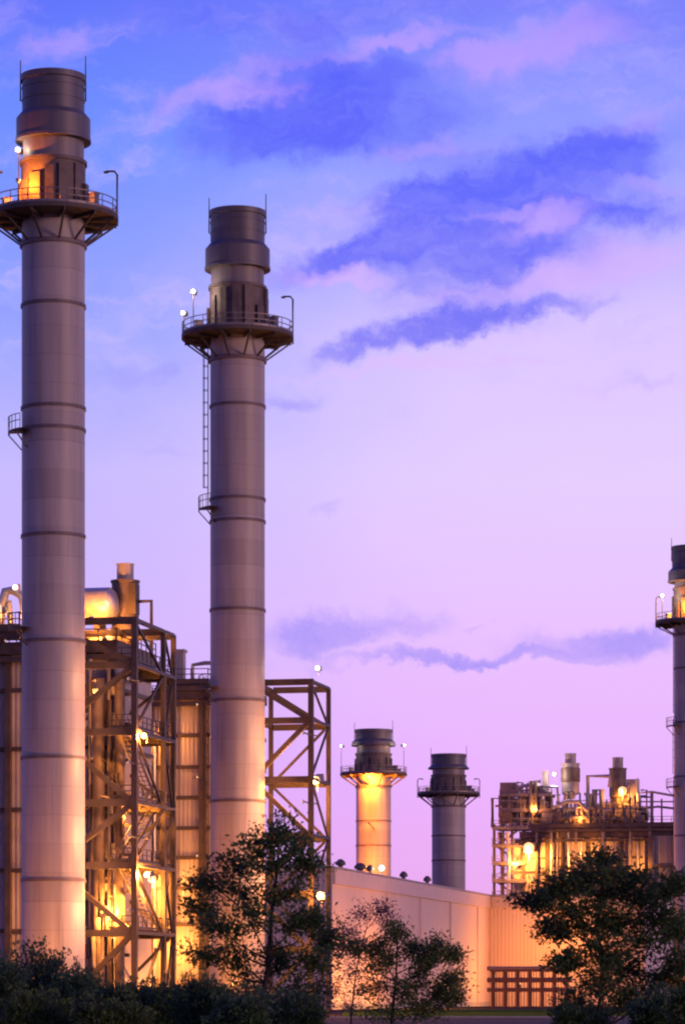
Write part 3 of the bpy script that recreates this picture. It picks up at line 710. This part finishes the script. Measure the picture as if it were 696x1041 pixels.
def shrub(label, px, d, top, rx, seed, m='leafC', leaf=.15, n=8000, lum=7):
    rnd = random.Random(seed); k = d/F
    t = thing('shrub', label, 'shrub', (at(px, d), d, 0), 0, 'shrubs of the hedge at the bottom')
    H = zat(top, d); w = rx*k
    st = MB()
    lobes = [(Vector((0, 0, H*.5)), Vector((w*.75, w*.7, H*.5)))]
    for i in range(lum):
        a = rnd.uniform(0, 6.28); q = rnd.uniform(.35, .7)
        hz = rnd.uniform(.35, .78)*H
        lobes.append((Vector((math.cos(a)*w*q, math.sin(a)*w*q, hz)), Vector((w*rnd.uniform(.28, .45), w*rnd.uniform(.28, .45), min(H-hz, w*.4)*rnd.uniform(.8, 1.15)))))
    lv, lf = [], []
    tot = sum(r.x*r.z for _, r in lobes)
    for c, r in lobes:
        for _ in range(int(n*r.x*r.z/tot)):
            q = rv(rnd).normalized()*(rnd.uniform(.5, 1.0)+.22*rnd.random()**3)
            p = c+Vector((q.x*r.x, q.y*r.y, q.z*r.z))
            if p.z < .1: continue
            dr = q+Vector((rnd.gauss(0, .6), rnd.gauss(0, .6), rnd.gauss(.4, .5)))
            foliage(lv, lf, p, dr, leaf*rnd.uniform(.6, 1.4), rnd)
        for _ in range(16):
            q = rv(rnd).normalized(); e = c+Vector((q.x*r.x, q.y*r.y, abs(q.z)*r.z))*1.0+Vector((q.x, q.y, abs(q.z)+.4))*rnd.uniform(.05, .38)
            st.tube([(rnd.uniform(-.2, .2), rnd.uniform(-.2, .2), 0), c.lerp(e, .3), e], .035, 5, .008)
            for _ in range(10): foliage(lv, lf, e+rv(rnd)*leaf, q+rv(rnd), leaf, rnd)
    st.build('stem', 'bark', t); leafmesh('leaves', lv, lf, m, t)
for a in (('tallest hedge shrub, dark green and rounded, under the tallest stack', 34, 128, 959, 46, 1),
          ('dark hedge shrub cut by the left edge of the picture', -8, 122, 968, 36, 2),
          ('mid height hedge shrub leaning against the right side of the tallest hedge shrub', 82, 126, 984, 34, 3),
          ('low hedge shrub below the yellow lit gap of the first steel tower', 122, 122, 1002, 34, 4),
          ('low spreading hedge shrub under the boiler casing between the tall stacks', 166, 125, 1001, 36, 5),
          ('hedge shrub at the left foot of the airy tree', 208, 121, 996, 32, 6),
          ('olive front shrub lowest in the bottom left corner', 40, 112, 1012, 44, 7, 'leafB'),
          ('olive front shrub before the low hedge, right of the corner one', 112, 110, 1019, 40, 8, 'leafB'),
          ('small dark shrub between the airy tree and the purple shrub', 300, 118, 1014, 40, 9),
          ('dark shrub under the right hand tree beside the yellow canopy', 668, 112, 1012, 34, 10),
          ('leafy olive shrub cut by the right edge below the big tree', 704, 108, 1006, 24, 11, 'leafB'),
          ('small olive shrub at the foot of the right hand tree', 590, 110, 1026, 30, 12, 'leafB'),
          ('low dark shrub filling the gap before the airy tree trunk', 240, 112, 1016, 34, 13)):
    shrub(*a)

# ------------------------------------------------------------------ sky
W = bpy.data.worlds.new('World'); sc.world = W; W.use_nodes = True
nt = W.node_tree; N = nt.nodes; L = nt.links
for n in list(N): N.remove(n)
out = N.new('ShaderNodeOutputWorld')
def math_(op, a, b=None, clamp=False):
    n = N.new('ShaderNodeMath'); n.operation = op; n.use_clamp = clamp
    for i, v in enumerate((a, b)):
        if v is None: continue
        if isinstance(v, (int, float)): n.inputs[i].default_value = v
        else: L.new(v, n.inputs[i])
    return n.outputs[0]
def maprange(v, a, b, c, d, smooth=False):
    n = N.new('ShaderNodeMapRange'); n.interpolation_type = 'SMOOTHSTEP' if smooth else 'LINEAR'
    L.new(v, n.inputs[0])
    for i, x in enumerate((a, b, c, d)): n.inputs[i+1].default_value = x
    return n.outputs[0]
def mixc(f, a, b):
    n = N.new('ShaderNodeMix'); n.data_type = 'RGBA'
    L.new(f, n.inputs[0])
    for i, v in ((6, a), (7, b)):
        if isinstance(v, tuple): n.inputs[i].default_value = (*v, 1)
        else: L.new(v, n.inputs[i])
    return n.outputs[2]
tc = N.new('ShaderNodeTexCoord'); sp = N.new('ShaderNodeSeparateXYZ'); L.new(tc.outputs['Generated'], sp.inputs[0])
az = math_('ARCTAN2', sp.outputs[0], sp.outputs[1]); el = math_('ARCSINE', sp.outputs[2])
# degrees of azimuth (from straight ahead) and elevation
azd = math_('MULTIPLY', az, 180/math.pi); eld = math_('MULTIPLY', el, 180/math.pi)
cb = N.new('ShaderNodeCombineXYZ'); L.new(azd, cb.inputs[0]); L.new(eld, cb.inputs[1])
def noise(scale, detail=5, rough=.55, vec=None, off=(0, 0, 0), st=(1, 1, 1)):
    m = N.new('ShaderNodeMapping'); m.inputs['Location'].default_value = off; m.inputs['Scale'].default_value = st
    L.new(vec or cb.outputs[0], m.inputs['Vector'])
    n = N.new('ShaderNodeTexNoise'); n.inputs['Scale'].default_value = scale; n.inputs['Detail'].default_value = detail
    n.inputs['Roughness'].default_value = rough; L.new(m.outputs[0], n.inputs['Vector']); return n
def ramp(v, stops):
    n = N.new('ShaderNodeValToRGB'); L.new(v, n.inputs[0]); e = n.color_ramp.elements
    while len(e) < len(stops): e.new(.5)
    for x, (p, c) in zip(e, stops): x.position = p; x.color = (*s2l(c), 1)
    return n.outputs[0]
def px2(u, v):
    a = math.atan((u-CX)/F); e = math.atan((HY-v)/F*math.cos(a)); return math.degrees(a), math.degrees(e)
elf = maprange(eld, 0, 90, 0, 1)
P_ = lambda row: max(0, math.degrees(math.atan((HY-row)/F)))/90
left = ramp(elf, [(0, (232, 160, 226)), (P_(800), (222, 172, 250)), (P_(650), (212, 182, 255)), (P_(480), (200, 186, 255)), (P_(330), (150, 163, 255)),
                  (P_(150), (114, 146, 255)), (P_(0), (96, 116, 252)), (.32, (60, 70, 200)), (1, (42, 50, 150))])
right = ramp(elf, [(0, (240, 165, 226)), (P_(800), (236, 178, 255)), (P_(650), (234, 192, 255)), (P_(480), (230, 206, 255)), (P_(330), (220, 198, 255)),
                   (P_(150), (150, 160, 255)), (P_(0), (124, 132, 252)), (.32, (60, 70, 200)), (1, (42, 50, 150))])
nb = noise(.35, 3, .5, off=(3, 1, 0))
azn = math_('ADD', azd, math_('MULTIPLY', math_('SUBTRACT', nb.outputs['Fac'], .5), 4.0))
base = mixc(maprange(azn, -5.5, 3.5, 0, 1, True), left, right)
# domain-warped coordinates for clouds
nw = noise(.55, 6, .58); ns = noise(2.2, 5, .6, off=(7, 2, 0))
def warp(n, amp):
    s = N.new('ShaderNodeVectorMath'); s.operation = 'SUBTRACT'; L.new(n.outputs['Color'], s.inputs[0]); s.inputs[1].default_value = (.5, .5, .5)
    m = N.new('ShaderNodeVectorMath'); m.operation = 'MULTIPLY'; L.new(s.outputs[0], m.inputs[0]); m.inputs[1].default_value = (amp*1.5, amp, 0); return m.outputs[0]
def vadd(a, b):
    n = N.new('ShaderNodeVectorMath'); n.operation = 'ADD'; L.new(a, n.inputs[0]); L.new(b, n.inputs[1]); return n.outputs[0]
wv = vadd(vadd(cb.outputs[0], warp(nw, 1.15)), warp(ns, .6))
def blobs(lst):
    acc = None
    for (u, v, rx, ry, rot, s) in lst:
        a, e = px2(u, v); kd = 180/math.pi/F
        m = N.new('ShaderNodeMapping'); m.vector_type = 'TEXTURE'
        m.inputs['Location'].default_value = (a, e, 0); m.inputs['Rotation'].default_value = (0, 0, R(rot)); m.inputs['Scale'].default_value = (rx*kd, ry*kd, 1)
        L.new(wv, m.inputs['Vector'])
        ln = N.new('ShaderNodeVectorMath'); ln.operation = 'LENGTH'; L.new(m.outputs[0], ln.inputs[0])
        x = maprange(ln.outputs['Value'], .2, 1.6, s*1.15, 0, True)
        acc = x if acc is None else math_('ADD', acc, x)
    return acc
pink = blobs([(215, 96, 80, 15, 28, .9), (262, 92, 36, 12, 10, 1.0), (385, 46, 100, 9, 8, 1.0), (550, 48, 100, 20, 14, 1.2), (470, 62, 50, 10, 0, .6), (60, 46, 90, 18, 15, .6), (650, 125, 50, 16, 20, .5),
              (560, 222, 60, 18, 12, 1.1), (510, 215, 40, 7, 10, .7), (620, 262, 80, 26, 10, .8), (345, 283, 50, 11, -8, 1.1), (490, 298, 80, 12, 10, .9), (430, 374, 130, 7, 3, .9), (500, 350, 60, 8, 10, .6),
              (360, 662, 80, 8, 5, .6), (560, 674, 90, 5, 3, .5), (620, 390, 60, 14, 0, .4)])
darkc = blobs([(318, 88, 64, 50, 10, 1.0), (285, 128, 88, 36, 8, .95), (395, 112, 95, 42, 5, .9), (500, 188, 115, 38, 12, .9), (440, 236, 115, 42, 10, 1.0), (365, 262, 90, 16, 16, .95), (560, 190, 110, 40, -4, .5), (560, 262, 90, 22, 8, .45),
               (600, 160, 60, 24, -8, .75), (655, 150, 60, 34, 0, .45), (680, 212, 60, 20, 0, .4), (300, 140, 110, 30, 0, .3), (520, 292, 120, 36, 6, .42), (450, 300, 60, 30, 10, .35), (600, 215, 90, 30, 0, .35), (640, 20, 90, 26, 4, .4), (200, 20, 90, 20, 6, .35), (530, 255, 70, 18, 10, .55), (625, 215, 50, 12, 0, .45), (395, 348, 80, 15, 12, .95), (480, 325, 90, 16, 14, .7), (560, 310, 60, 9, 6, .5),
               (400, 12, 170, 14, 5, .55), (20, 8, 60, 16, 0, .4),
               (335, 643, 100, 18, 2, 1.15), (440, 668, 120, 7, 1, 1.1), (605, 652, 80, 17, 4, 1.3), (520, 672, 90, 4, 0, .5), (340, 523, 16, 8, 0, .6), (285, 405, 34, 10, 5, .5),
               (145, 383, 50, 11, 12, .5), (170, 456, 40, 8, 5, .35), (490, 632, 16, 4, 10, .4), (640, 388, 40, 6, 0, .35)])
tex = noise(1.1, 7, .6, vec=wv, off=(1, 5, 0), st=(.6, 1.3, 1))
tf = math_('SUBTRACT', tex.outputs['Fac'], .5)
def wisp(m, amt, lo, hi, top):
    e = math_('MULTIPLY', math_('MULTIPLY', tf, amt), math_('MULTIPLY', m, 1.6, clamp=True))
    return maprange(math_('ADD', m, e), lo, hi, 0, top, True)
pinkm = wisp(pink, 1.9, .0, 1.45, .85)
darkm = wisp(darkc, 2.0, -.05, 1.7, .97)
pcol = ramp(elf, [(0, (240, 190, 250)), (P_(480), (236, 200, 255)), (P_(200), (206, 172, 255)), (P_(0), (176, 150, 255))])
dcol = ramp(elf, [(0, (176, 150, 246)), (P_(640), (172, 150, 250)), (P_(380), (128, 122, 248)), (P_(200), (96, 104, 252)), (P_(0), (88, 96, 250))])
# thin high veil over the upper sky, streaked along the wind
def veil(off, scale, a, b, top, rot):
    m = N.new('ShaderNodeMapping'); m.inputs['Location'].default_value = off; m.inputs['Rotation'].default_value = (0, 0, R(rot)); m.inputs['Scale'].default_value = (.42, 1.25, 1)
    L.new(wv, m.inputs['Vector']); n = N.new('ShaderNodeTexNoise'); n.inputs['Scale'].default_value = scale; n.inputs['Detail'].default_value = 8; n.inputs['Roughness'].default_value = .66
    L.new(m.outputs[0], n.inputs['Vector'])
    return math_('MULTIPLY', maprange(n.outputs['Fac'], a, b, 0, top, True), maprange(eld, 8.5, 13.0, 0, 1, True))
base = mixc(veil((2, 9, 0), .75, .46, .72, .55, -18), base, ramp(elf, [(0, (240, 205, 255)), (P_(330), (226, 200, 255)), (P_(0), (178, 164, 255))]))
base = mixc(veil((11, 4, 0), .6, .50, .74, .40, -14), base, ramp(elf, [(0, (150, 140, 250)), (P_(330), (140, 138, 252)), (P_(0), (92, 104, 250))]))
mot = noise(1.7, 8, .68, vec=wv, off=(4, 8, 0), st=(.55, 1.3, 1))
darkm = math_('MULTIPLY', darkm, maprange(mot.outputs['Fac'], .36, .62, .78, 1.0, True))
c1 = mixc(pinkm, base, pcol); c2 = mixc(darkm, c1, dcol)
lit = blobs([(548, 224, 52, 15, 12, 1.0), (500, 218, 34, 6, 10, .8), (615, 268, 70, 26, 12, .9), (350, 284, 46, 11, -6, 1.0), (545, 288, 50, 14, 10, .7), (250, 100, 50, 9, 18, .8),
             (400, 48, 60, 8, 6, .7), (565, 52, 90, 16, 14, .8), (650, 185, 50, 9, -6, .6), (330, 215, 46, 16, 10, .5), (440, 150, 70, 12, 8, .5)])
c2 = mixc(wisp(lit, 2.0, .0, 1.7, .75), c2, pcol)
# the sky behind the viewer is the dimmer, bluer side of the dusk
back = maprange(sp.outputs[1], -.6, .75, .48, 1.0, True)
vm = N.new('ShaderNodeVectorMath'); vm.operation = 'SCALE'; L.new(c2, vm.inputs[0]); L.new(back, vm.inputs['Scale'])
bg = N.new('ShaderNodeBackground'); L.new(vm.outputs[0], bg.inputs['Color']); bg.inputs['Strength'].default_value = 1.0
SUN_EL, SUN_AZ = R(5), R(124)                      # low sun to the right and behind the viewer
sk = N.new('ShaderNodeTexSky'); sk.sky_type = 'NISHITA'; sk.sun_disc = False
sk.sun_elevation = SUN_EL; sk.sun_rotation = SUN_AZ
bg2 = N.new('ShaderNodeBackground'); L.new(sk.outputs[0], bg2.inputs['Color']); bg2.inputs['Strength'].default_value = .004
ad = N.new('ShaderNodeAddShader'); L.new(bg.outputs[0], ad.inputs[0]); L.new(bg2.outputs[0], ad.inputs[1])
L.new(ad.outputs[0], out.inputs['Surface'])
W.cycles.sampling_method = 'MANUAL'; W.cycles.sample_map_resolution = 512

sd = bpy.data.lights.new('sun', 'SUN'); sd.energy = 1.15; sd.angle = R(12); sd.color = (1.0, .56, .49)
so = bpy.data.objects.new('sun', sd); COL.objects.link(so)
dirv = Vector((math.sin(SUN_AZ)*math.cos(SUN_EL), math.cos(SUN_AZ)*math.cos(SUN_EL), math.sin(SUN_EL)))
so.rotation_euler = dirv.to_track_quat('Z', 'Y').to_euler(); so.location = (60, -40, 80)

# ------------------------------------------------------------------ camera and render settings
cd = bpy.data.cameras.new('camera'); co = bpy.data.objects.new('camera', cd); COL.objects.link(co)
co.location = (0, 0, EYE); co.rotation_euler = (R(90), 0, 0)
cd.sensor_fit = 'VERTICAL'; cd.sensor_height = 36.0; cd.sensor_width = 36.0
cd.lens = F/1041*36; cd.shift_y = (HY-520.5)/1041; cd.shift_x = 0
cd.clip_start = .5; cd.clip_end = 20000
sc.camera = co
sc.view_settings.view_transform = 'Standard'; sc.view_settings.look = 'None'
sc.view_settings.exposure = 0; sc.view_settings.gamma = 1
sc.render.engine = 'CYCLES'
sc.cycles.filter_width = 2.2
sc.cycles.use_denoising = True
sc.cycles.max_bounces = 6; sc.cycles.use_light_tree = True
sc.cycles.sample_clamp_indirect = 4.0
